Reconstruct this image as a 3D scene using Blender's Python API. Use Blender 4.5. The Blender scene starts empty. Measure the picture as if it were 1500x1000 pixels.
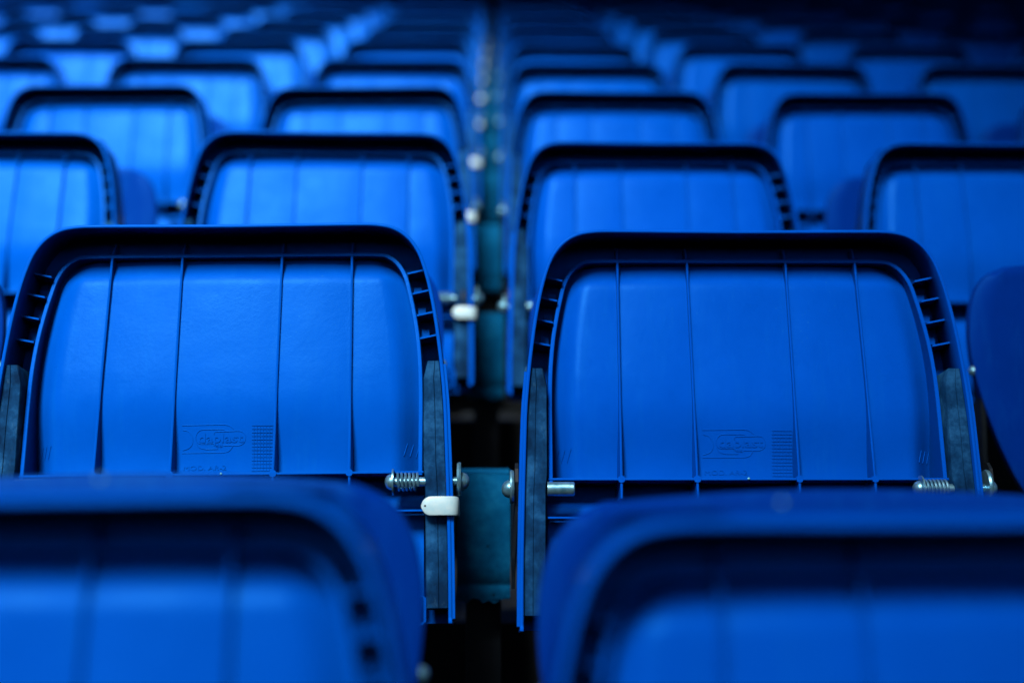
import bpy, bmesh, math, random
from mathutils import Vector, Matrix
R = math.radians
random.seed(7)
S = bpy.context.scene
C = S.collection

# ------------------------------------------------------------------ camera
EYE = 1.0                                    # eye height above the ground sheet
cam_d = bpy.data.cameras.new('camera')
cam = bpy.data.objects.new('camera', cam_d)
C.objects.link(cam)
cam_d.sensor_width = 36.0
cam_d.lens = 50.0
cam_d.clip_start = 0.02
cam_d.clip_end = 600
cam.location = (0.004, 0.0, EYE)
cam.rotation_euler = (R(90 + 2.5), 0, R(-0.82))
cam_d.dof.use_dof = True
cam_d.dof.focus_distance = 1.365
cam_d.dof.aperture_fstop = 2.2
cam_d.dof.aperture_blades = 0
S.camera = cam

# ------------------------------------------------------------------ light
SUN_EL, SUN_AZ = 46.0, -12.0                 # azimuth measured from straight behind the camera, to its left
w = bpy.data.worlds.new('World')
S.world = w
w.use_nodes = True
nt = w.node_tree
bg = nt.nodes['Background']
sky = nt.nodes.new('ShaderNodeTexSky')
sky.sky_type = 'NISHITA'
sky.sun_disc = False
sky.sun_elevation = R(SUN_EL)
sky.sun_rotation = R(180 - SUN_AZ)
nt.links.new(sky.outputs[0], bg.inputs[0])
bg.inputs[1].default_value = 0.05
sd = bpy.data.lights.new('sun', 'SUN')
sun = bpy.data.objects.new('sun', sd)
C.objects.link(sun)
sd.energy = 5.0
sd.angle = R(22)
sd.color = (1.0, 0.97, 0.93)
az, el = R(SUN_AZ), R(SUN_EL)
to_sun = Vector((math.sin(az) * math.cos(el), -math.cos(az) * math.cos(el), math.sin(el)))
sun.rotation_euler = to_sun.to_track_quat('Z', 'Y').to_euler()

S.cycles.diffuse_bounces = 0
S.view_settings.view_transform = 'Standard'
S.view_settings.look = 'None'
S.view_settings.gamma = 1
S.view_settings.use_curve_mapping = False
S.view_settings.exposure = 0.28

# ------------------------------------------------------------------ materials
def new_mat(name):
    m = bpy.data.materials.new(name)
    m.use_nodes = True
    n = m.node_tree.nodes
    return m, n, m.node_tree.links, n['Principled BSDF']

def noise(n, l, scale, detail=4, rough=.6, src='Object', vec=None):
    t = n.new('ShaderNodeTexNoise')
    t.inputs['Scale'].default_value = scale
    t.inputs['Detail'].default_value = detail
    t.inputs['Roughness'].default_value = rough
    if vec is None:
        c = n.new('ShaderNodeTexCoord')
        vec = c.outputs[src]
    l.new(vec, t.inputs['Vector'])
    return t

def ramp(n, l, fac, stops):
    r = n.new('ShaderNodeValToRGB')
    e = r.color_ramp.elements
    e[0].position, e[0].color = stops[0][0], (*stops[0][1], 1)
    e[1].position, e[1].color = stops[-1][0], (*stops[-1][1], 1)
    for p, c in stops[1:-1]:
        k = e.new(p); k.color = (*c, 1)
    l.new(fac, r.inputs[0])
    return r

def scaled(n, l, sc):
    c = n.new('ShaderNodeTexCoord'); m = n.new('ShaderNodeMapping')
    m.inputs['Scale'].default_value = sc
    l.new(c.outputs['Object'], m.inputs['Vector'])
    return m.outputs[0]

def g3(v): return (v, v, v)

def plastic(name, col, dirt=.12, rough=(.24, .46)):
    m, n, l, b = new_mat(name)
    a = noise(n, l, 9, 5, .65)
    streak = noise(n, l, 6, 6, .7, vec=scaled(n, l, (14, 14, 1.3)))
    c = ramp(n, l, a.outputs[0], [(.3, tuple(x * (1 - dirt) for x in col)), (.7, col)])
    # pale dusty film, thin
    mx = n.new('ShaderNodeMix'); mx.data_type = 'RGBA'
    l.new(c.outputs[0], mx.inputs[6])
    mx.inputs[7].default_value = (.005, .21, .82, 1)
    f = ramp(n, l, streak.outputs[0], [(.52, g3(0)), (.85, g3(.22))])
    l.new(f.outputs[0], mx.inputs[0])
    oi = n.new('ShaderNodeObjectInfo')
    fm = n.new('ShaderNodeMix'); fm.data_type = 'RGBA'; fm.blend_type = 'MULTIPLY'; fm.inputs[0].default_value = 1
    l.new(mx.outputs[2], fm.inputs[6]); l.new(oi.outputs['Color'], fm.inputs[7])
    sp = noise(n, l, 420, 2, .5); spf = ramp(n, l, sp.outputs[0], [(.70, g3(0)), (.76, g3(.55))])
    area = noise(n, l, 5, 2, .5); arf = ramp(n, l, area.outputs[0], [(.45, g3(0)), (.62, g3(1))])
    mm = n.new('ShaderNodeMath'); mm.operation = 'MULTIPLY'; l.new(spf.outputs[0], mm.inputs[0]); l.new(arf.outputs[0], mm.inputs[1])
    sk = n.new('ShaderNodeMix'); sk.data_type = 'RGBA'
    l.new(mm.outputs[0], sk.inputs[0]); l.new(fm.outputs[2], sk.inputs[6]); sk.inputs[7].default_value = (.03, .32, .85, 1)
    l.new(sk.outputs[2], b.inputs['Base Color'])
    fine = noise(n, l, 160, 6, .75)
    rr = ramp(n, l, a.outputs[0], [(.3, g3(rough[0])), (.7, g3(rough[1]))])
    l.new(rr.outputs[0], b.inputs['Roughness'])
    bump = n.new('ShaderNodeBump')
    bump.inputs['Strength'].default_value = .15
    bump.inputs['Distance'].default_value = .0015
    l.new(fine.outputs[0], bump.inputs['Height'])
    b2 = n.new('ShaderNodeBump')
    b2.inputs['Strength'].default_value = .25
    b2.inputs['Distance'].default_value = .004
    wav = noise(n, l, 13, 2, .5)
    l.new(wav.outputs[0], b2.inputs['Height'])
    l.new(b2.outputs[0], bump.inputs['Normal'])
    l.new(bump.outputs[0], b.inputs['Normal'])
    b.inputs['Specular IOR Level'].default_value = .26
    b.inputs['Specular Tint'].default_value = (.02, .37, 1, 1)
    return m

M = {}
M['blue'] = plastic('blue_plastic', (.0001, .128, .84))
M['back'] = plastic('shade_darkened_blue_plastic', (.0001, .045, .42), rough=(.38, .55))  # same blue darkened to carry the shade behind the folded seat

m, n, l, b = new_mat('weathered_grey_block')
a = noise(n, l, 22, 6, .7); d2 = noise(n, l, 75, 5, .8, vec=scaled(n, l, (1, 1, .35)))
c = ramp(n, l, a.outputs[0], [(.38, (.003, .022, .075)), (.5, (.006, .058, .18)), (.62, (.020, .14, .37))])
mx = n.new('ShaderNodeMix'); mx.data_type = 'RGBA'
l.new(c.outputs[0], mx.inputs[6]); mx.inputs[7].default_value = (.10, .26, .40, 1)
f = ramp(n, l, d2.outputs[0], [(.62, g3(0)), (.75, g3(.5))]); l.new(f.outputs[0], mx.inputs[0])
l.new(mx.outputs[2], b.inputs['Base Color']); b.inputs['Roughness'].default_value = .75; b.inputs['Specular IOR Level'].default_value = .15; b.inputs['Specular Tint'].default_value = (.2, .6, 1, 1)
bp = n.new('ShaderNodeBump'); bp.inputs['Strength'].default_value = .5; bp.inputs['Distance'].default_value = .001
l.new(d2.outputs[0], bp.inputs['Height']); l.new(bp.outputs[0], b.inputs['Normal'])
M['block'] = m

m, n, l, b = new_mat('teal_grey_concrete')
a = noise(n, l, 30, 7, .7); p = noise(n, l, 95, 3, .6)
c = ramp(n, l, a.outputs[0], [(.34, (.001, .095, .26)), (.5, (.002, .145, .38)), (.66, (.008, .22, .50))])
mx = n.new('ShaderNodeMix'); mx.data_type = 'RGBA'
l.new(c.outputs[0], mx.inputs[6]); mx.inputs[7].default_value = (.004, .012, .015, 1)
f = ramp(n, l, p.outputs[0], [(.66, g3(0)), (.72, g3(.8))]); l.new(f.outputs[0], mx.inputs[0])
l.new(mx.outputs[2], b.inputs['Base Color']); b.inputs['Roughness'].default_value = .85; b.inputs['Specular IOR Level'].default_value = .15; b.inputs['Specular Tint'].default_value = (.2, .7, 1, 1)
bp = n.new('ShaderNodeBump'); bp.inputs['Strength'].default_value = .7; bp.inputs['Distance'].default_value = .002
l.new(a.outputs[0], bp.inputs['Height']); l.new(bp.outputs[0], b.inputs['Normal'])
M['concrete'] = m

m, n, l, b = new_mat('shade_dark_concrete')  # base kept near black to stand in for shade between the rows
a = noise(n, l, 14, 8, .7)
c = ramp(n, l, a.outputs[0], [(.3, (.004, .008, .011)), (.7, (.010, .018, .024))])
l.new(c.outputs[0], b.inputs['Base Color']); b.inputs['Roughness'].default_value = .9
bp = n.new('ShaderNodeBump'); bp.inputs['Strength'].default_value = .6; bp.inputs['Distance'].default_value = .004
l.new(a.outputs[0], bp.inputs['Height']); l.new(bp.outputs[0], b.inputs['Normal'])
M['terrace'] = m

def metal(name, lo, hi, rough, metallic):
    m, n, l, b = new_mat(name)
    a = noise(n, l, 120, 5, .7)
    c = ramp(n, l, a.outputs[0], [(.3, lo), (.7, hi)])
    l.new(c.outputs[0], b.inputs['Base Color'])
    r = ramp(n, l, a.outputs[0], [(.3, g3(rough)), (.7, g3(rough + .15))])
    l.new(r.outputs[0], b.inputs['Roughness'])
    b.inputs['Metallic'].default_value = metallic
    bp = n.new('ShaderNodeBump'); bp.inputs['Strength'].default_value = .3; bp.inputs['Distance'].default_value = .0004
    l.new(a.outputs[0], bp.inputs['Height']); l.new(bp.outputs[0], b.inputs['Normal'])
    return m
M['zinc'] = metal('zinc_plated_steel', (.12, .42, .62), (.34, .70, .86), .28, .75)
M['clip'] = metal('bright_white_enamel', (.48, .82, .95), (.66, .91, .98), .3, 0)
M['dark_steel'] = metal('dark_steel', (.004, .010, .018), (.010, .022, .034), .5, .3)
m, n, l, b = new_mat('pale_cyan_glint')  # opaque pale cyan base paints the glint onto the small beads
b.inputs['Base Color'].default_value = (.25, .85, 1, 1); b.inputs['Roughness'].default_value = .15
b.inputs['Metallic'].default_value = .1
M['glint_bead'] = m

# ------------------------------------------------------------------ mesh helpers
def smooth_mesh(bm, ang=35):
    for f in bm.faces: f.smooth = True
    for e in bm.edges:
        if len(e.link_faces) == 2 and e.calc_face_angle(0) > R(ang): e.smooth = False
        elif len(e.link_faces) != 2: e.smooth = False

def mesh(name, bm, mat, smooth=True, fix=True):
    if fix: bmesh.ops.recalc_face_normals(bm, faces=bm.faces)
    if smooth: smooth_mesh(bm)
    me = bpy.data.meshes.new(name)
    bm.to_mesh(me); bm.free()
    me.materials.append(mat)
    return me

def catmull(pts, per=6):
    P = [pts[0]] + list(pts) + [pts[-1]]
    out = []
    for i in range(1, len(P) - 2):
        p0, p1, p2, p3 = [Vector(q) for q in P[i - 1:i + 3]]
        for k in range(per):
            t = k / per
            out.append(.5 * ((2 * p1) + (-p0 + p2) * t + (2 * p0 - 5 * p1 + 4 * p2 - p3) * t * t + (-p0 + 3 * p1 - 3 * p2 + p3) * t ** 3))
    out.append(Vector(pts[-1]))
    return out

def box(bm, x0, x1, y0, y1, z0, z1, bev=0):
    r = bmesh.ops.create_cube(bm, size=1)
    for v in r['verts']:
        v.co = Vector(((x0 + x1) / 2 + v.co.x * (x1 - x0), (y0 + y1) / 2 + v.co.y * (y1 - y0), (z0 + z1) / 2 + v.co.z * (z1 - z0)))
    if bev:
        es = list({e for v in r['verts'] for e in v.link_edges})
        bmesh.ops.bevel(bm, geom=es, offset=bev, segments=2, affect='EDGES', profile=.7)

def sweep(bm, path, section, up=None, closed=False, cap=True):
    """section: list of (a,b); a along side vector, b along up vector"""
    rings = []
    N = len(path)
    for i, p in enumerate(path):
        if closed: t = path[(i + 1) % N] - path[i - 1]
        else: t = path[min(i + 1, N - 1)] - path[max(i - 1, 0)]
        t.normalize()
        u = up or Vector((0, 1, 0))
        s = t.cross(u).normalized(); uu = s.cross(t).normalized()
        rings.append([bm.verts.new(p + s * a + uu * b_) for a, b_ in section])
    K = len(section)
    for i in range(N if closed else N - 1):
        A, B = rings[i], rings[(i + 1) % N]
        for k in range(K):
            bm.faces.new((A[k], A[(k + 1) % K], B[(k + 1) % K], B[k]))
    if cap and not closed:
        bm.faces.new(rings[0]); bm.faces.new(list(reversed(rings[-1])))

def circle(r, n=10): return [(r * math.cos(2 * math.pi * k / n), r * math.sin(2 * math.pi * k / n)) for k in range(n)]

def lathe_x(bm, prof, cx, cy, cz, n=20):
    """prof: list of (x, r) around the X axis"""
    rings = []
    for x, r in prof:
        if r < 1e-6: rings.append([bm.verts.new((cx + x, cy, cz))])
        else: rings.append([bm.verts.new((cx + x, cy + r * math.sin(2 * math.pi * k / n), cz + r * math.cos(2 * math.pi * k / n))) for k in range(n)])
    for A, B in zip(rings, rings[1:]):
        for k in range(n):
            k2 = (k + 1) % n
            if len(A) == 1 and len(B) == 1: continue
            if len(A) == 1: bm.faces.new((A[0], B[k], B[k2]))
            elif len(B) == 1: bm.faces.new((A[k], B[0], A[k2]))
            else: bm.faces.new((A[k], B[k], B[k2], A[k2]))
    for Q in (rings[0], rings[-1]):
        if len(Q) > 1: bm.faces.new(Q)

# ------------------------------------------------------------------ the tipped-up seat, in its own frame
# x across, z up along the seat (0 = hinge bar), y = depth behind the outer lip's front edge
OUT = [(.2175, -.142), (.2172, -.09), (.2160, -.03), (.2145, .02), (.2128, .065), (.2093, .105), (.2042, .145), (.1988, .175),
       (.1935, .196), (.1868, .2135), (.1765, .2275), (.1625, .2368), (.1450, .2406), (.1200, .2412), (.06, .2408), (0, .2404)]
INN = [(.1895, -.004), (.1895, .03), (.1895, .07), (.1885, .105), (.1858, .135), (.1818, .160), (.1776, .180), (.1735, .1955), (.1670, .2080),
       (.1580, .2165), (.1450, .2206), (.10, .2212), (.05, .2211), (0, .2210)]
def half_to_full(half, per):
    h = catmull([(a, 0, b_) for a, b_ in half], per)
    return h + [Vector((-p.x, p.y, p.z)) for p in reversed(h[:-1])]

def y_in(z): return .014 + .075 * z + max(0, z - .1) * .03    # front edge of the inner rim lies deeper
def lerp_profile(half, z):
    h = [(b_, a) for a, b_ in half]
    if z <= h[0][0]: return h[0][1]
    for (z0, a0), (z1, a1) in zip(h, h[1:]):
        if z0 <= z <= z1:
            return a0 + (a1 - a0) * (z - z0) / max(1e-9, z1 - z0)
    return 0
ss = lambda a, b_, t: (lambda q: q * q * (3 - 2 * q))(min(1, max(0, (t - a) / (b_ - a))))
def rib_x(k, z):
    b_ = (-.1205, -.0485, .0485, .1205)[k]; t = (-.1185, -.0492, .0492, .1185)[k]
    q = max(-.1, z / .215)
    return b_ + (t - b_) * q
def panel_y(x, z):
    hw = max(.01, lerp_profile(INN, min(z, .2195)))
    s = abs(x) / hw
    d = y_in(z) + .0035
    d += (.024 - .085 * min(z, .2)) * ss(.85, 1.0, s) + .004 * s * s
    d += .013 * (1 - ss(0, .085, z)) ** 1.3
    d += .009 * ss(.190, .222, z)
    # a slight pillow in each strip
    xs = [-hw] + [rib_x(k, z) for k in range(4)] + [hw]
    for a, c_ in zip(xs, xs[1:]):
        if a <= x <= c_:
            q = (x - a) / (c_ - a); d -= .0012 * math.sin(math.pi * q) ** .6
    return d

def wall(bm, path, front_y, back_y, th, inward=-1, top_flare=0):
    """a thin wall following path (x,z); front edge rounded"""
    N = len(path); rings = []
    for i, p in enumerate(path):
        t = path[min(i + 1, N - 1)] - path[max(i - 1, 0)]
        nrm = Vector((t.z, 0, -t.x)).normalized()         # outward
        if nrm.dot(Vector((p.x, 0, max(0, p.z - .05)))) < 0: nrm = -nrm
        fy, by = front_y(p.z), back_y(p)
        fl = top_flare * max(0, nrm.z) * (by - fy)
        o = th / 2
        sec = [(0, by, o), (0, fy + .0008, o), (0, fy + .0001, o * .75), (0, fy, 0), (0, fy + .0001, -o * .75), (0, fy + .0008, -o), (0, by, -o)]
        ring = []
        for (_, y, off) in sec:
            q = p + nrm * (off - o)
            ff = fl * (y - fy) / max(1e-6, by - fy)
            ring.append(bm.verts.new((q.x + nrm.x * ff * .4, y, q.z + ff)))
        rings.append(ring)
    K = 7
    for A, B in zip(rings, rings[1:]):
        for k in range(K): bm.faces.new((A[k], A[(k + 1) % K], B[(k + 1) % K], B[k]))
    bm.faces.new(rings[0]); bm.faces.new(list(reversed(rings[-1])))

def chan_floor(p):                                        # depth of the channel floor and of the outer skirt
    top = ss(.200, .230, p.z)
    return .052 + .012 * top

def seat_shell_mesh():
    bm = bmesh.new()
    out = half_to_full(OUT, 6)
    wall(bm, out, lambda z: 0.0, lambda p: chan_floor(p) + .004, .0034, top_flare=.13)
    # thickened foot of the lip where the double line shows
    # channel floor: strip between skirt and inner rim (shallow at the top, deep at the sides)
    inn = half_to_full(INN, 6)
    N = 90
    def resample(path, zmin):
        pts = [p for p in path if p.z >= zmin - 1e-6]
        L = [0]
        for a, b_ in zip(pts, pts[1:]): L.append(L[-1] + (b_ - a).length)
        res = []
        j = 0
        for k in range(N + 1):
            s = L[-1] * k / N
            while j < len(L) - 2 and L[j + 1] < s: j += 1
            q = (s - L[j]) / max(1e-9, L[j + 1] - L[j])
            res.append(pts[j].lerp(pts[j + 1], q))
        return res
    ro, ri = resample(out, -.004), resample(inn, -.01)
    A = []; B = []
    for o, i in zip(ro, ri):
        fl = chan_floor(o) - .011 * ss(.19, .222, o.z)
        A.append(bm.verts.new((o.x * .999, fl, o.z * .999 + .0078 * ss(.20, .234, o.z)))); B.append(bm.verts.new((i.x, fl, i.z)))
    for k in range(N): bm.faces.new((A[k], A[k + 1], B[k + 1], B[k]))
    # the panel between the ribs
    nz, nx = 52, 72
    rows = []
    for j in range(nz + 1):
        t = j / nz; z = .2203 * (1 - (1 - t) ** 1.5) - .001 * (1 - t)
        hw = lerp_profile(INN, z) - .0008
        rows.append([bm.verts.new(((-1 + 2 * i / nx) * hw, panel_y((-1 + 2 * i / nx) * hw, z), z)) for i in range(nx + 1)])
    for a, b_ in zip(rows, rows[1:]):
        for i in range(nx): bm.faces.new((a[i], a[i + 1], b_[i + 1], b_[i]))
    # recess under the hinge bar and the lower panel
    def strip(zs, ys, hw, n=24):
        rr = []
        for z, y in zip(zs, ys):
            rr.append([bm.verts.new(((-1 + 2 * i / n) * hw, y, z)) for i in range(n + 1)])
        for a, b_ in zip(rr, rr[1:]):
            for i in range(n): bm.faces.new((a[i], a[i + 1], b_[i + 1], b_[i]))
    strip([-.001, -.002, -.019, -.0195, -.026, -.05, -.09, -.125, -.135], [.034, .066, .066, .044, .040, .036, .036, .044, .062], .190)
    # the sitting surface on the far side
    nz, nx = 26, 26
    rows = []
    for j in range(nz + 1):
        t = j / nz; z = -.140 + (.2365 + .140) * (1 - (1 - t) ** 1.6)
        hw = lerp_profile(OUT, min(z, .2364)) - .002
        if t > .999: hw = .120
        row = []
        for i in range(nx + 1):
            s = -1 + 2 * i / nx
            y = .070 - .012 * (1 - s * s) * (1 - ss(.10, .23, z)) + .0
            y -= .012 * ss(.9, 1, abs(s)) + .004 * ss(.2, .236, z)
            row.append(bm.verts.new((s * hw, y, z + .015 * ss(.2, .236, z))))
        rows.append(row)
    for a, b_ in zip(rows, rows[1:]):
        for i in range(nx): bm.faces.new((a[i], a[i + 1], b_[i + 1], b_[i]))
    return mesh('seat_shell', bm, M['blue'], fix=False)

def inner_rim_mesh():
    bm = bmesh.new()
    wall(bm, half_to_full(INN, 7), y_in, lambda p: max(y_in(p.z) + .014, panel_y(p.x * .99, min(p.z, .218)) + .002, chan_floor(p) * ss(.0, .02, .19 - p.z + .02)), .0040)
    return mesh('inner_rim', bm, M['blue'])

def rib_mesh(k):
    bm = bmesh.new(); rings = []
    n = 26; th = .0015
    for j in range(n + 1):
        z = -.0195 + (.2350 + .0195) * j / n
        x = rib_x(k, z)
        fy = y_in(z) - .0002 if z < .2185 else y_in(z) + .008 * ss(.2185, .235, z)
        by = (panel_y(x, min(max(z, 0), .218)) + .002) if 0 < z < .2185 else .056
        tt = th * (1.0 + .9 * (1 - ss(0, .09, z)))            # drafts wider at its root low down
        rings.append([bm.verts.new(v) for v in ((x - tt, by, z), (x - th * .7, fy + .0006, z), (x, fy, z), (x + th * .7, fy + .0006, z), (x + tt, by, z))])
    for A, B in zip(rings, rings[1:]):
        for q in range(5): bm.faces.new((A[q], A[(q + 1) % 5], B[(q + 1) % 5], B[q]))
    bm.faces.new(rings[0]); bm.faces.new(list(reversed(rings[-1])))
    return mesh('rib', bm, M['blue'])

def cell_web_mesh(z, side):
    """little cross web in the side channel"""
    bm = bmesh.new()
    xo = lerp_profile(OUT, z + .003) - .0015; xi = lerp_profile(INN, z - .002) + .0005
    y0 = .016 + .02 * z
    vs = []
    for x, zz in ((xi, z - .0012), (xo, z + .0014)):
        vs.append([bm.verts.new((side * x, y, zz + o)) for y, o in ((y0 + (.004 if x == xi else 0), -.0009), (.052, -.0007), (.052, .0007), (y0 + (.004 if x == xi else 0), .0009))])
    A, B = vs
    for q in range(4): bm.faces.new((A[q], A[(q + 1) % 4], B[(q + 1) % 4], B[q]))
    bm.faces.new(A); bm.faces.new(list(reversed(B)))
    return mesh('channel_web', bm, M['blue'], smooth=False)

def cell_step_mesh(z, side):
    bm = bmesh.new()
    xi = lerp_profile(INN, z - .0185) + .0018
    x0, x1 = sorted((side * xi, side * (xi + .0075)))
    box(bm, x0, x1, .040, .0515, z - .0185, z - .0105)
    return mesh('cell_step', bm, M['blue'], smooth=False)

def hinge_bar_mesh():
    bm = bmesh.new()
    box(bm, -.1905, .1905, y_in(0) - .0006, .036, -.0022, -.0002, .0004)
    for k in range(4):
        x = rib_x(k, 0)
        lathe = [bm.verts.new((x + .0036 * math.cos(a), y_in(0) - .0012, -.0012 + .0036 * math.sin(a))) for a in [i * math.pi / 4 for i in range(8)]]
        back = [bm.verts.new((v.co.x, y_in(0) + .010, v.co.z)) for v in lathe]
        bm.faces.new(lathe); bm.faces.new(list(reversed(back)))
        for i in range(8): bm.faces.new((lathe[i], lathe[(i + 1) % 8], back[(i + 1) % 8], back[i]))
    return mesh('hinge_bar', bm, M['blue'])

def lower_bar_mesh(side):
    bm = bmesh.new()
    x0, x1 = sorted((side * .130, side * .1905))
    box(bm, x0, x1, .012, .034, -.0385, -.0368, .0003)
    return mesh('lower_bar', bm, M['blue'])

def side_block_mesh(side):
    """grey block set in the side channel, seam down its middle, notch at the top inner corner"""
    bm = bmesh.new()
    n = 14; rows = []
    for j in range(n + 1):
        z = -.128 + (.104 + .128) * j / n
        xo = lerp_profile(OUT, z) - .0034; xi = .1908 + (.0015 if z < 0 else 0) + .002 * (-z if z < 0 else 0) * 4
        if j == n: xi += .004
        xm = (xo + xi) / 2 + .0015
        y = .0055 + .0004 * math.sin(j * 1.7)
        rows.append([bm.verts.new((side * a, b_, z)) for a, b_ in ((xi, .050), (xi, y + .0012), (xi + .0008, y), (xm - .0004, y), (xm, y + .0012), (xm + .0004, y), (xo - .0008, y), (xo, y + .0012), (xo, .050))])
    for A, B in zip(rows, rows[1:]):
        for q in range(9): bm.faces.new((A[q], A[(q + 1) % 9], B[(q + 1) % 9], B[q]))
    bm.faces.new(rows[0]); bm.faces.new(list(reversed(rows[-1])))
    return mesh('hinge_block', bm, M['block'])

def edge_strip_mesh(side):
    """second bead along the lower outer lip that gives the doubled blue line"""
    bm = bmesh.new()
    path = [Vector((side * (lerp_profile(OUT, z) + .0011), .0035, z)) for z in [-.138 + .238 * k / 16 for k in range(17)]]
    sweep(bm, path, [(-.0016, -.002), (.0016, -.002), (.0016, .022), (-.0016, .022)])
    return mesh('edge_strip', bm, M['blue'])

def spring_mesh():
    bm = bmesh.new()
    path = []
    turns, n = 5.6, 20
    for i in range(int(turns * n) + 1):
        a = 2 * math.pi * i / n
        path.append(Vector((.1655 + .0205 * i / (turns * n), .010 + .0078 * math.cos(a), -.011 + .0078 * math.sin(a))))
    sweep(bm, path, circle(.00135, 6), up=Vector((1, 0, 0)))
    return mesh('spring', bm, M['zinc'])
def pin_mesh():
    bm = bmesh.new(); lathe_x(bm, [(.160, .0045), (.194, .0045)], 0, .010, -.011, 14)
    return mesh('hinge_pin', bm, M['zinc'])
def spring_washer_mesh():
    bm = bmesh.new(); lathe_x(bm, [(.1615, .0075), (.1615, .0125), (.1630, .0125), (.1630, .0045)], 0, .010, -.011, 24)
    return mesh('washer', bm, M['zinc'])
def dome(x, d, r, cy, cz):
    return [(x, r), (x + d * .25 * r, r * .98), (x + d * .6 * r, r * .8), (x + d * .85 * r, r * .45), (x + d * .92 * r, 0)]
def spring_bolt_mesh():
    bm = bmesh.new(); lathe_x(bm, dome(.1612, -1, .0075, 0, 0), 0, .010, -.011, 20)
    return mesh('bolt_head', bm, M['zinc'])
def sleeve_mesh():
    bm = bmesh.new(); lathe_x(bm, [(-.191, .0068), (-.1665, .0068), (-.1655, .0060), (-.1655, .0038), (-.1690, .0036), (-.1690, 0)], 0, .010, -.011, 20)
    return mesh('sleeve', bm, M['zinc'])
def outer_washer_mesh(side):
    bm = bmesh.new(); s = side
    lathe_x(bm, [(s * .2225, .004), (s * .2225, .0152), (s * .2245, .0160), (s * .2262, .0155), (s * .2262, .004)], 0, .010, -.009, 28)
    return mesh('washer', bm, M['zinc'])
def outer_bolt_mesh(side):
    bm = bmesh.new(); s = side
    lathe_x(bm, [(s * .2180, .004), (s * .2262, .004)], 0, .010, -.011, 14)
    lathe_x(bm, dome(s * .2263, s, .0085, 0, 0), 0, .010, -.011, 20)
    return mesh('bolt_head', bm, M['zinc'])
def clip_mesh():
    """white tab folded round the outer lip"""
    bm = bmesh.new()
    zc, hh, th = -.0355, .0090, .0020
    path = [(.1895, -.0040), (.196, -.0043), (.203, -.0045), (.210, -.0045), (.2155, -.0040), (.2195, -.0022), (.2220, .0020), (.2226, .010), (.2226, .026)]
    P = catmull([(a, b_, 0) for a, b_ in path], 4)
    rows = []
    for i, p in enumerate(P):
        t = P[min(i + 1, len(P) - 1)] - P[max(i - 1, 0)]; nn = Vector((t.y, -t.x, 0)).normalized()
        s = p.x - .1895
        h = hh * math.sqrt(max(.02, 1 - max(0, (hh - s) / hh) ** 2)) if s < hh else hh
        if p.y > .004: h = hh * .9
        rows.append([bm.verts.new((q.x, q.y, zc + z)) for q, z in ((p, h), (p + nn * th * .7, h * .96), (p + nn * th, h * .8), (p + nn * th, -h * .8), (p + nn * th * .7, -h * .96), (p, -h))])
    for A, B in zip(rows, rows[1:]):
        for q in range(6): bm.faces.new((A[q], A[(q + 1) % 6], B[(q + 1) % 6], B[q]))
    bm.faces.new(rows[0]); bm.faces.new(list(reversed(rows[-1])))
    return mesh('retaining_clip', bm, M['clip'])
def clip_hole_mesh():  # dark disc standing in for the shaded hole in the tab
    bm = bmesh.new()
    a = [bm.verts.new((.1930 + .0010 * math.cos(t), -.0064, -.0355 + .0010 * math.sin(t))) for t in [k * math.pi / 4 for k in range(8)]]
    b_ = [bm.verts.new((v.co.x, -.0050, v.co.z)) for v in a]
    bm.faces.new(a)
    for i in range(8): bm.faces.new((a[i], a[(i + 1) % 8], b_[(i + 1) % 8], b_[i]))
    return mesh('dark_hole_disc', bm, M['dark_steel'])
def loop_mesh():
    bm = bmesh.new()
    x0, x1, z0, z1 = .170, .1925, -.1420, -.1170
    path = [Vector((x0, .006, z0)), Vector((x1 - .002, .006, z0)), Vector((x1, .006, z0 + .002)), Vector((x1, .006, z1 - .002)), Vector((x1 - .002, .006, z1)), Vector((x0, .006, z1))]
    sweep(bm, path, [(-.0011, -.001), (.0011, -.001), (.0011, .012), (-.0011, .012)], closed=True)
    return mesh('loop_tab', bm, M['blue'])

# ---- raised marks moulded into the middle strip
PX = 1.36 / 2083
def logo_to_local(u, v, h=.0):                             # coordinates of the enlarged detail (8.33 per photo pixel)
    x = (240 + u / 8.333 - 334) * PX
    z = .0015 + (691 - (600 + v / 8.333)) * PX * 1.03
    return x, z
def ribbon(bm, pts, wdt=.00060, h=.00045):
    P = catmull([(a, b_, 0) for a, b_ in pts], 4)
    rows = []
    for i, p in enumerate(P):
        t = P[min(i + 1, len(P) - 1)] - P[max(i - 1, 0)]
        nn = Vector((-t.y, t.x, 0)).normalized()
        x, z = logo_to_local(p.x, p.y)
        rr = []
        for o, up in ((-1, 0), (-.5, 1), (.5, 1), (1, 0)):
            xx, zz = x + nn.x * wdt * o, z - nn.y * wdt * o
            rr.append(bm.verts.new((xx, panel_y(xx, zz) - h * up + .0003 * (1 - up), zz)))
        rows.append(rr)
    for A, B in zip(rows, rows[1:]):
        for q in range(3): bm.faces.new((A[q], A[q + 1], B[q + 1], B[q]))
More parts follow.
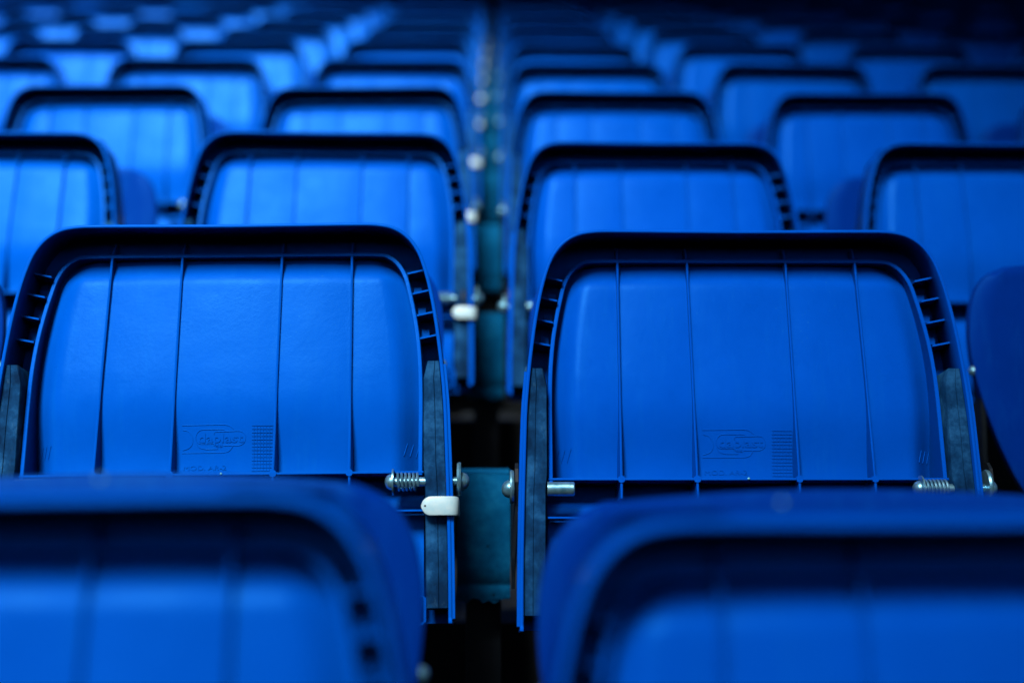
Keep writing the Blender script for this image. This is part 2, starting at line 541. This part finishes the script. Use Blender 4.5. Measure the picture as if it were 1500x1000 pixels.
def emblem_mesh():
    bm = bmesh.new()
    for pts in (
        [(262, 188), (400, 188), (600, 186), (780, 186), (850, 205), (890, 240)],
        [(275, 245), (330, 255), (375, 300), (392, 350), (385, 410), (345, 455), (270, 480)],
        [(650, 405), (560, 408), (470, 402), (435, 360), (432, 310), (460, 265), (510, 242), (640, 240), (765, 242), (795, 262)],
        [(655, 300), (660, 272), (720, 268), (850, 264), (965, 262), (1015, 285), (1035, 340), (1015, 400), (955, 430), (860, 430), (765, 430)],
        [(440, 400), (470, 445), (540, 468), (640, 470), (700, 468)],
        [(262, 512), (400, 512), (600, 512), (770, 510), (840, 490), (880, 435)]):
        ribbon(bm, pts)
    return mesh('emblem', bm, M['blue'], fix=False)
def grid_mark_mesh():
    bm = bmesh.new()
    for k in range(7):
        u = 1138 + k * 38
        ribbon(bm, [(u, 195), (u, 380), (u, 560), (u, 735)], .00030, .0006)
    for k in range(14):
        v = 200 + k * 41
        ribbon(bm, [(1115, v), (1200, v), (1290, v), (1372, v)], .00030, .0006)
    return mesh('date_grid', bm, M['blue'], fix=False)
def hatch_mesh(side):
    bm = bmesh.new()
    for k in range(3):
        x0 = side * (.176 + 0 * k) + (k - 1) * .0055; z0 = .018
        rr = []
        for t in (0, 1):
            x, z = x0 + .0035 * t, z0 + .012 * t
            rr.append([bm.verts.new((x + o, panel_y(x, z) - u, z)) for o, u in ((-.0005, -.0003), (0, .0010), (.0005, -.0003))])
        for q in range(2): bm.faces.new((rr[0][q], rr[0][q + 1], rr[1][q + 1], rr[1][q]))
    return mesh('hatch_mark', bm, M['blue'], fix=False)
def text_mesh(name, body, u0, u1, vbase, size_v, bold):
    cu = bpy.data.curves.new(name, 'FONT')
    cu.body = body; cu.size = 1; cu.extrude = .08; cu.offset = bold; cu.resolution_u = 3
    ob = bpy.data.objects.new(name, cu); C.objects.link(ob)
    dg = bpy.context.evaluated_depsgraph_get()
    me = bpy.data.meshes.new_from_object(ob.evaluated_get(dg))
    bpy.data.objects.remove(ob)
    xs = [v.co.x for v in me.vertices]; x0, x1 = min(xs), max(xs)
    for v in me.vertices:
        u = u0 + (v.co.x - x0) / (x1 - x0) * (u1 - u0)
        vv = vbase - v.co.y * size_v
        x, z = logo_to_local(u, vv)
        v.co = (x, panel_y(x, z) - (.00055 if v.co.z > 0 else -.0003), z)
    me.name = name; me.materials.clear(); me.materials.append(M['blue'])
    return me

def nub_mesh(x, z, y, r=.0012):
    bm = bmesh.new()
    bmesh.ops.create_icosphere(bm, subdivisions=2, radius=r)
    for v in bm.verts: v.co += Vector((x, y, z))
    return mesh('glint_bead', bm, M['glint_bead'])

# ---- backrest
def backrest_mesh():
    bm = bmesh.new()
    prof = [(.150, -.030), (.168, .0), (.186, .04), (.200, .08), (.209, .115), (.2125, .15), (.2105, .18), (.203, .205), (.188, .224), (.165, .235)]
    n = 30; th = .016
    h = catmull([(a * .945, 0, b_ - .008) for a, b_ in prof], 4)
    F, Bk = [], []
    for p in h:
        rf, rb = [], []
        for i in range(n + 1):
            s = -1 + 2 * i / n
            y = .016 * (1 - s * s) * .9 + .05 * max(0, .05 - p.z) + .10 * p.z
            e = .006 * ss(.93, 1, abs(s)) + .008 * ss(.215, .236, p.z)
            zz = p.z + .008 * (1 - s * s) * ss(.2, .235, p.z)
            rf.append(bm.verts.new((s * p.x, y + e, zz))); rb.append(bm.verts.new((s * p.x, y + th - e * .4 + .006 * ss(.93, 1, abs(s)), zz)))
        F.append(rf); Bk.append(rb)
    for G in (F, Bk):
        for a, b_ in zip(G, G[1:]):
            for i in range(n): bm.faces.new((a[i], a[i + 1], b_[i + 1], b_[i]))
    for a, b_, c_, d_ in zip(F, F[1:], Bk, Bk[1:]):
        bm.faces.new((a[0], b_[0], d_[0], c_[0])); bm.faces.new((a[-1], b_[-1], d_[-1], c_[-1]))
    for i in range(n):
        bm.faces.new((F[0][i], F[0][i + 1], Bk[0][i + 1], Bk[0][i])); bm.faces.new((F[-1][i], F[-1][i + 1], Bk[-1][i + 1], Bk[-1][i]))
    return mesh('backrest', bm, M['back'])
def back_arm_mesh(side):
    bm = bmesh.new()
    P = catmull([(side * .150, .30, -.13), (side * .165, .28, -.06), (side * .180, .262, .0), (side * .186, .252, .06), (side * .188, .250, .12)], 6)
    sweep(bm, P, [(-.0025, -.014), (.0025, -.014), (.0025, .014), (-.0025, .014)], up=Vector((0, .7, .7)))
    return mesh('back_arm', bm, M['dark_steel'])
def back_bolt_mesh(side):
    bm = bmesh.new(); s = side
    lathe_x(bm, dome(s * .1990, s, .0060, 0, 0), 0, .236, .105, 14)
    return mesh('bolt_head', bm, M['zinc'])

# ------------------------------------------------------------------ part table
SEAT = {'shell': seat_shell_mesh(), 'inner_rim': inner_rim_mesh(), 'hinge_bar': hinge_bar_mesh()}
RIBS = [rib_mesh(k) for k in range(4)]
WEB = [cell_web_mesh(z, s) for s in (-1, 1) for z in (.197, .1765, .1545, .1315)]
STEP = [cell_step_mesh(z, s) for s in (-1, 1) for z in (.1965, .1760, .1540)]
BLOCK = [side_block_mesh(s) for s in (-1, 1)]
STRIP = [edge_strip_mesh(s) for s in (-1, 1)]
LOW = [lower_bar_mesh(s) for s in (-1, 1)]
SPRING, PIN, SWASH, SBOLT, SLEEVE = spring_mesh(), pin_mesh(), spring_washer_mesh(), spring_bolt_mesh(), sleeve_mesh()
OWASH = [outer_washer_mesh(s) for s in (-1, 1)]; OBOLT = [outer_bolt_mesh(s) for s in (-1, 1)]
CLIP, HOLE_DISC, LOOP = clip_mesh(), clip_hole_mesh(), loop_mesh()
EMB, GRID = emblem_mesh(), grid_mark_mesh()
HATCH = [hatch_mesh(s) for s in (-1, 1)]
WORD = text_mesh('lettering', 'daplast', 462, 1008, 392, 150, .012)
WORD2 = text_mesh('lettering', 'MOD. AR-2', 285, 805, 718, 80, .0)
SMALL = text_mesh('lettering', 'dd', 672, 752, 448, 52, .01)
NUB = nub_mesh(.0, -.0010, y_in(0) - .001)
BACK = backrest_mesh(); ARM = [back_arm_mesh(s) for s in (-1, 1)]; BBOLT = [back_bolt_mesh(s) for s in (-1, 1)]

LEAN = 10.5
def child(name, me, parent, label=None):
    o = bpy.data.objects.new(name, me); C.objects.link(o); o.parent = parent
    if label: o['label'] = label
    return o

HINGE_H = .42                                # hinge bar above the chair's base
def build_chair(level):
    """level 0: every moulded detail; 1: without the marks; 2: far rows, main parts only"""
    root = bpy.data.objects.new('folding_seat', None)
    root.empty_display_size = .1
    C.objects.link(root)
    pan = child('seat_pan', SEAT['shell'], root)
    pan.location = (0, 0, HINGE_H); pan.rotation_euler = (R(-LEAN), 0, 0)
    child('inner_rim', SEAT['inner_rim'], pan)
    child('hinge_bar', SEAT['hinge_bar'], pan)
    for r in RIBS: child('rib', r, pan)
    for x in BLOCK: child('hinge_block', x, pan)
    child('retaining_clip', CLIP, pan)
    if level < 2:
        for x in WEB: child('channel_web', x, pan)
        for x in STRIP: child('edge_strip', x, pan)
        for x in STEP: child('cell_step', x, pan)
    for x in OWASH: child('washer', x, pan)
    for x in OBOLT: child('bolt_head', x, pan)
    if level < 2:
        for x in LOW: child('lower_bar', x, pan)
        child('spring', SPRING, pan); child('hinge_pin', PIN, pan); child('washer', SWASH, pan); child('bolt_head', SBOLT, pan)
        child('sleeve', SLEEVE, pan); child('loop_tab', LOOP, pan)
    if level == 0:
        child('dark_hole_disc', HOLE_DISC, pan)
        child('emblem', EMB, pan, 'raised rounded emblem outline moulded low in the middle strip')
        child('date_grid', GRID, pan, 'small raised grid of squares')
        child('lettering', WORD, pan, 'raised word daplast inside the emblem')
        child('lettering', SMALL, pan, 'tiny raised letters under the word')
        child('lettering', WORD2, pan, 'raised letters MOD. AR-2')
        for x in HATCH: child('hatch_mark', x, pan)
        child('glint_bead', NUB, pan, 'tiny pale bead painted as a glint on the hinge bar')
    bk = child('backrest', BACK, root)
    bk.location = (0, .285, HINGE_H)
    for x in ARM:
        a = child('back_arm', x, root); a.location = (0, .065, HINGE_H)
    if level < 2:
        for x in BBOLT:
            a = child('bolt_head', x, root); a.location = (0, .065, HINGE_H)
    return root

def copy_tree(o, parent=None):
    c = o.copy(); C.objects.link(c); c.parent = parent
    for ch in o.children: copy_tree(ch, c)
    return c

# ------------------------------------------------------------------ the terrace
NROW = 15
def row_y(n):                                # distance of the hinge bar plane
    if n < 0: return -.085
    return .625 if n == 0 else 1.335 + .72 * (n - 1)
def row_top(n):                              # lip height relative to the eye
    if n < 0: return -.285
    return -.054 if n == 0 else (.167 if n == 1 else .391 + .2325 * (n - 2))
def row_base(n): return EYE + row_top(n) - .236 * math.cos(R(LEAN)) - HINGE_H

XW = 9.0
def tread_z(n): return row_base(n) if n >= 0 else row_base(0) + .22 * n
for n in range(-1, NROW + 1):
    z = tread_z(n)
    front = row_y(max(n, 0)) - .34 + (-.72 * (-n) if n < 0 else 0)
    back = row_y(max(n + 1, 0)) - .34 + .02
    if n == -1: back = row_y(0) - .34 + .02
    bm = bmesh.new()
    box(bm, -XW, XW, front, back, z - (.26 if n > -1 else z + .02), z, .006)
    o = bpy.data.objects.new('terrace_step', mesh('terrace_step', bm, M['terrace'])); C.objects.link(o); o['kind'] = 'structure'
bm = bmesh.new()
vs = [bm.verts.new(v) for v in ((-200, -200, 0), (200, -200, 0), (200, 200, 0), (-200, 200, 0))]
bm.faces.new(vs)
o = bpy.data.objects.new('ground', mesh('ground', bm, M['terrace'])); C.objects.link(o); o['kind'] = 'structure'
# wall behind the last row
yb = row_y(NROW) - .32
bm = bmesh.new(); box(bm, -XW, XW, yb + .42, yb + .6, 0, tread_z(NROW) + 2.4, .01)
o = bpy.data.objects.new('rear_wall', mesh('rear_wall', bm, M['terrace'])); C.objects.link(o); 
o['label'] = 'dark concrete wall behind the highest row of seats'; o['category'] = 'wall'

# unseen stand added across the pitch: closes the low sky in front of the seats
sr = bpy.data.objects.new('sky_blocking_stand', None); C.objects.link(sr)
sr.location = (0, -45, 0)
sr['label'] = 'unseen dark stand ring added to block the low sky'; sr['category'] = 'sky blocker'
NS, A0, A1 = 48, -100, 100
for nm, prof in (('sky_block_tier', [(42, -9), (42, -4), (70, 10), (70, 18), (71, 18), (71, -9)]), ('sky_block_canopy', [(52, 17.6), (71, 21), (71, 21.8), (52, 18.4)])):
    bm = bmesh.new(); rings = []
    for i in range(NS + 1):
        a = R(A0 + (A1 - A0) * i / NS)
        rings.append([bm.verts.new((math.sin(a) * q * 1.25, -math.cos(a) * q + 20, z)) for q, z in prof])
    K = len(prof)
    for a_, b_ in zip(rings, rings[1:]):
        for k in range(K): bm.faces.new((a_[k], a_[(k + 1) % K], b_[(k + 1) % K], b_[k]))
    bm.faces.new(rings[0]); bm.faces.new(list(reversed(rings[-1])))
    o = bpy.data.objects.new(nm, mesh(nm, bm, M['terrace'], smooth=False)); C.objects.link(o); o.parent = sr

# unseen roof added and shaped for its shade: its curved front edge shades the higher rows and the right-hand side
edge = catmull([(-9, -6.3, 0), (-4, -6.1, 0), (-2.2, -5.7, 0), (-1.2, -4.9, 0), (-.7, -3.6, 0), (-.45, -2.4, 0), (-.3, -.6, 0), (-.2, 2.0, 0), (-1.2, 4.4, 0), (-4, 5.8, 0), (-9, 6.6, 0)], 6)
poly = [(p.x, p.y) for p in edge] + [(-9, 13.5), (9, 13.5), (9, -8.0), (-9, -8.0)]
bm = bmesh.new()
A = [bm.verts.new((x, y, 6.5)) for x, y in poly]; B = [bm.verts.new((x, y, 6.75)) for x, y in poly]
bm.faces.new(A); bm.faces.new(list(reversed(B)))
for i in range(len(A)): bm.faces.new((A[i], A[(i + 1) % len(A)], B[(i + 1) % len(A)], B[i]))
roof = bpy.data.objects.new('stand_roof', mesh('stand_roof', bm, M['dark_steel'], smooth=False)); C.objects.link(roof)
roof['label'] = 'unseen flat roof added to shade the upper and right seats'; roof['category'] = 'roof'
for x, y in ((-8.7, -7.7), (8.7, -7.7), (8.7, 1.5), (8.7, 7.5), (8.7, 13.2), (0, 13.2), (-8.7, 13.2)):  # posts that carry the added unseen roof
    bm = bmesh.new(); box(bm, x - .15, x + .15, y - .15, y + .15, 0, 6.49, .01)
    c_ = bpy.data.objects.new('column', mesh('column', bm, M['dark_steel'])); C.objects.link(c_); c_.parent = roof

# ------------------------------------------------------------------ seats
ORD = ['', 'first', 'second', 'third', 'fourth', 'fifth', 'sixth', 'seventh', 'eighth', 'ninth', 'tenth', 'eleventh', 'twelfth', 'thirteenth', 'fourteenth', 'fifteenth', 'sixteenth']
HALF, SIDE = .2515, .512
STEPDOWN = {0: .011, 1: .005, 2: .015, 3: .010}
def col_x(c, n=1):                                # c = 1,2.. right of the central gap, -1,-2.. left
    s = 1 if c > 0 else -1
    return s * ((.2425 if n == 0 else HALF) + (abs(c) - 1) * SIDE) + (-.004 if c > 0 else .005)
protos = {}
for n in range(-1, NROW):
    d = row_y(n)
    half_view = .36 * (d + .3) * 1.08 + .30
    lim = max(2, int((half_view - HALF) / SIDE) + 1)
    lim = min(lim, 10)
    level = 0 if n in (0, 1) else (1 if n <= 4 else 2)
    for c in [k for k in range(-lim, lim + 1) if k != 0]:
        if level in protos: o = copy_tree(protos[level])
        else: o = build_chair(level); protos[level] = o
        rnd = random.Random(n * 97 + c)
        dz = STEPDOWN.get(n, .010) / 2 * (1 if c < 0 else -1) + (rnd.uniform(-.003, .003) if n > 1 else 0)
        o.location = (col_x(c, n) + (rnd.uniform(-.002, .002) if n > 1 else 0), d + (rnd.uniform(-.004, .004) if n > 1 else 0), row_base(n) + dz)
        roll = R(rnd.uniform(-.5, .5)) if n != 1 else (R(-.6) if c == -1 else R(0.0))
        o.rotation_euler = (0, roll, R(rnd.uniform(-.5, .5)) if n > 1 else 0)
        if n > 1 or n < 0:
            o.children[0].rotation_euler = (R(-LEAN + rnd.uniform(-2.0, 1.6)), 0, 0)
        side = 'left' if c < 0 else 'right'
        k = abs(c)
        if n == 0:
            pos = f'closest to the camera, {ORD[k]} {side} of the central gap'
            lab = f'large blurred blue folded seat {pos}'
        elif n < 0:
            lab = f'folded blue seat below the camera, {ORD[k]} {side} of the central gap'
        elif n == 1:
            lab = f'sharp blue folded seat in the row in focus, {ORD[k]} {side} of the gap'
        else:
            lab = f'blue folded seat, {ORD[n - 1]} row behind the sharp one, {ORD[k]} {side} of central gap'
        o['label'] = lab
        o['category'] = 'stadium seat'
        o['group'] = 'folded blue stadium seats in rising rows'
def fade(o, c):
    o.color = c
    for ch in o.children: fade(ch, c)
for o in list(C.objects):
    if o.get('category') == 'stadium seat':
        q = random.uniform(.84, 1.0) if 'focus' not in o['label'] and 'large' not in o['label'] else .97
        g_ = random.uniform(.92, 1.06)
        fade(o, (q, min(1, q * g_), q, 1))
# pale cyan beads painted as glints on the two nearest lips
near = {o['label'].split(',')[-1]: o for o in C.objects if o.get('label', '').startswith('large blurred')}
for key, x in ((' first left of the central gap', .055), (' first right of the central gap', -.088)):
    pan = near[key].children[0]
    child('glint_bead', nub_mesh(x, .2436, .008, .0013), pan, 'pale cyan bead painted as a glint on the lip top')

# ------------------------------------------------------------------ supports in the gaps
def support_head_mesh():
    bm = bmesh.new()
    x, y0, y1, z0, z1 = .0295, .235, .36, -.150, -.012
    n = 10
    rnd = random.Random(3)
    rows = []
    for j, z in enumerate([z1, z1 - .002, z1 - .05, z1 - .1, z0 + .019, z0 + .017, z0 + .015, z0 + .006, z0]):
        yy = y0 + (.0018 if j in (0,) else 0) + (.003 if j == 5 else 0)
        row = []
        for i in range(n + 1):
            s = -1 + 2 * i / n
            rag = rnd.uniform(-.004, .003) if j >= 8 else 0
            row.append(bm.verts.new((s * x, yy + (.0015 if abs(s) > .99 else 0) + (rnd.uniform(0, .003) if j > 6 else 0), z + rag)))
        rows.append(row)
    for a, b_ in zip(rows, rows[1:]):
        for i in range(n): bm.faces.new((a[i], a[i + 1], b_[i + 1], b_[i]))
    # sides, top, bottom, back
    def quad(*p): bm.faces.new([bm.verts.new(q) for q in p])
    quad((-x, y0 + .0015, z1), (-x, y1, z1), (-x, y1, z0), (-x, y0 + .0015, z0))
    quad((x, y0 + .0015, z1), (x, y1, z1), (x, y1, z0), (x, y0 + .0015, z0))
    quad((-x, y0 + .001, z1), (x, y0 + .001, z1), (x, y1, z1), (-x, y1, z1))
    quad((-x, y0 + .001, z0 + .001), (x, y0 + .001, z0 + .001), (x, y1, z0 + .001), (-x, y1, z0 + .001))
    quad((-x, y1, z0), (x, y1, z0), (x, y1, z1), (-x, y1, z1))
    return mesh('support_head', bm, M['concrete'], fix=False)
def leg_mesh():
    bm = bmesh.new(); box(bm, -.02, .02, .27, .33, -HINGE_H, -.147, .003)
    return mesh('leg', bm, M['dark_steel'])
def foot_mesh():
    bm = bmesh.new(); box(bm, -.055, .055, .23, .37, -HINGE_H, -HINGE_H + .008, .002)
    return mesh('foot_plate', bm, M['dark_steel'])
def ear_mesh(side):
    bm = bmesh.new(); s = side
    pts = [(.004, .004), (.012, .009), (.022, .006), (.030, -.006), (.036, -.026), (.240, -.040), (.240, -.075), (.05, -.085), (.020, -.110), (.012, -.080), (.004, -.035), (.0, -.008)]
    P = [(a, b_) for a, b_ in pts]
    A = [bm.verts.new((s * .0310 + (s * -.0030 if b_ < -.07 and a < .1 else 0), a, b_)) for a, b_ in P]
    B = [bm.verts.new((v.co.x + s * .003, v.co.y, v.co.z)) for v in A]
    bm.faces.new(A); bm.faces.new(list(reversed(B)))
    for i in range(len(P)): bm.faces.new((A[i], A[(i + 1) % len(P)], B[(i + 1) % len(P)], B[i]))
    return mesh('ear_plate', bm, M['dark_steel'], smooth=False)
HEAD, LEG, FOOT = support_head_mesh(), leg_mesh(), foot_mesh()
EAR = [ear_mesh(-1), ear_mesh(1)]
sup0 = None
def build_support():
    r = bpy.data.objects.new('seat_support', None); r.empty_display_size = .1; C.objects.link(r)
    for nm, me in (('support_head', HEAD), ('leg', LEG), ('foot_plate', FOOT), ('ear_plate', EAR[0]), ('ear_plate', EAR[1])):
        a = child(nm, me, r); a.location = (0, 0, HINGE_H)
    return r
for n in range(NROW):
    d = row_y(n)
    lim = min(10, max(1, int((.36 * (d + .3) * 1.08 + .2) / SIDE) + 1))
    for g in range(-lim, lim + 1):
        x = 0 if g == 0 else (1 if g > 0 else -1) * (HALF + SIDE / 2 + (abs(g) - 1) * SIDE)
        if sup0 is None: sup0 = build_support(); o = sup0
        else: o = copy_tree(sup0)
        o.location = (x - (.005 if g == 0 else 0), d, row_base(n))
        where = 'central gap' if g == 0 else f'{ORD[abs(g)]} gap {"left" if g < 0 else "right"} of centre'
        rw = 'the nearest row' if n == 0 else ('the sharp row' if n == 1 else f'the {ORD[n - 1]} row behind the sharp one')
        o['label'] = f'grey support in {rw}, {where}'
        o['category'] = 'seat support'
        o['group'] = 'grey supports between the seats'
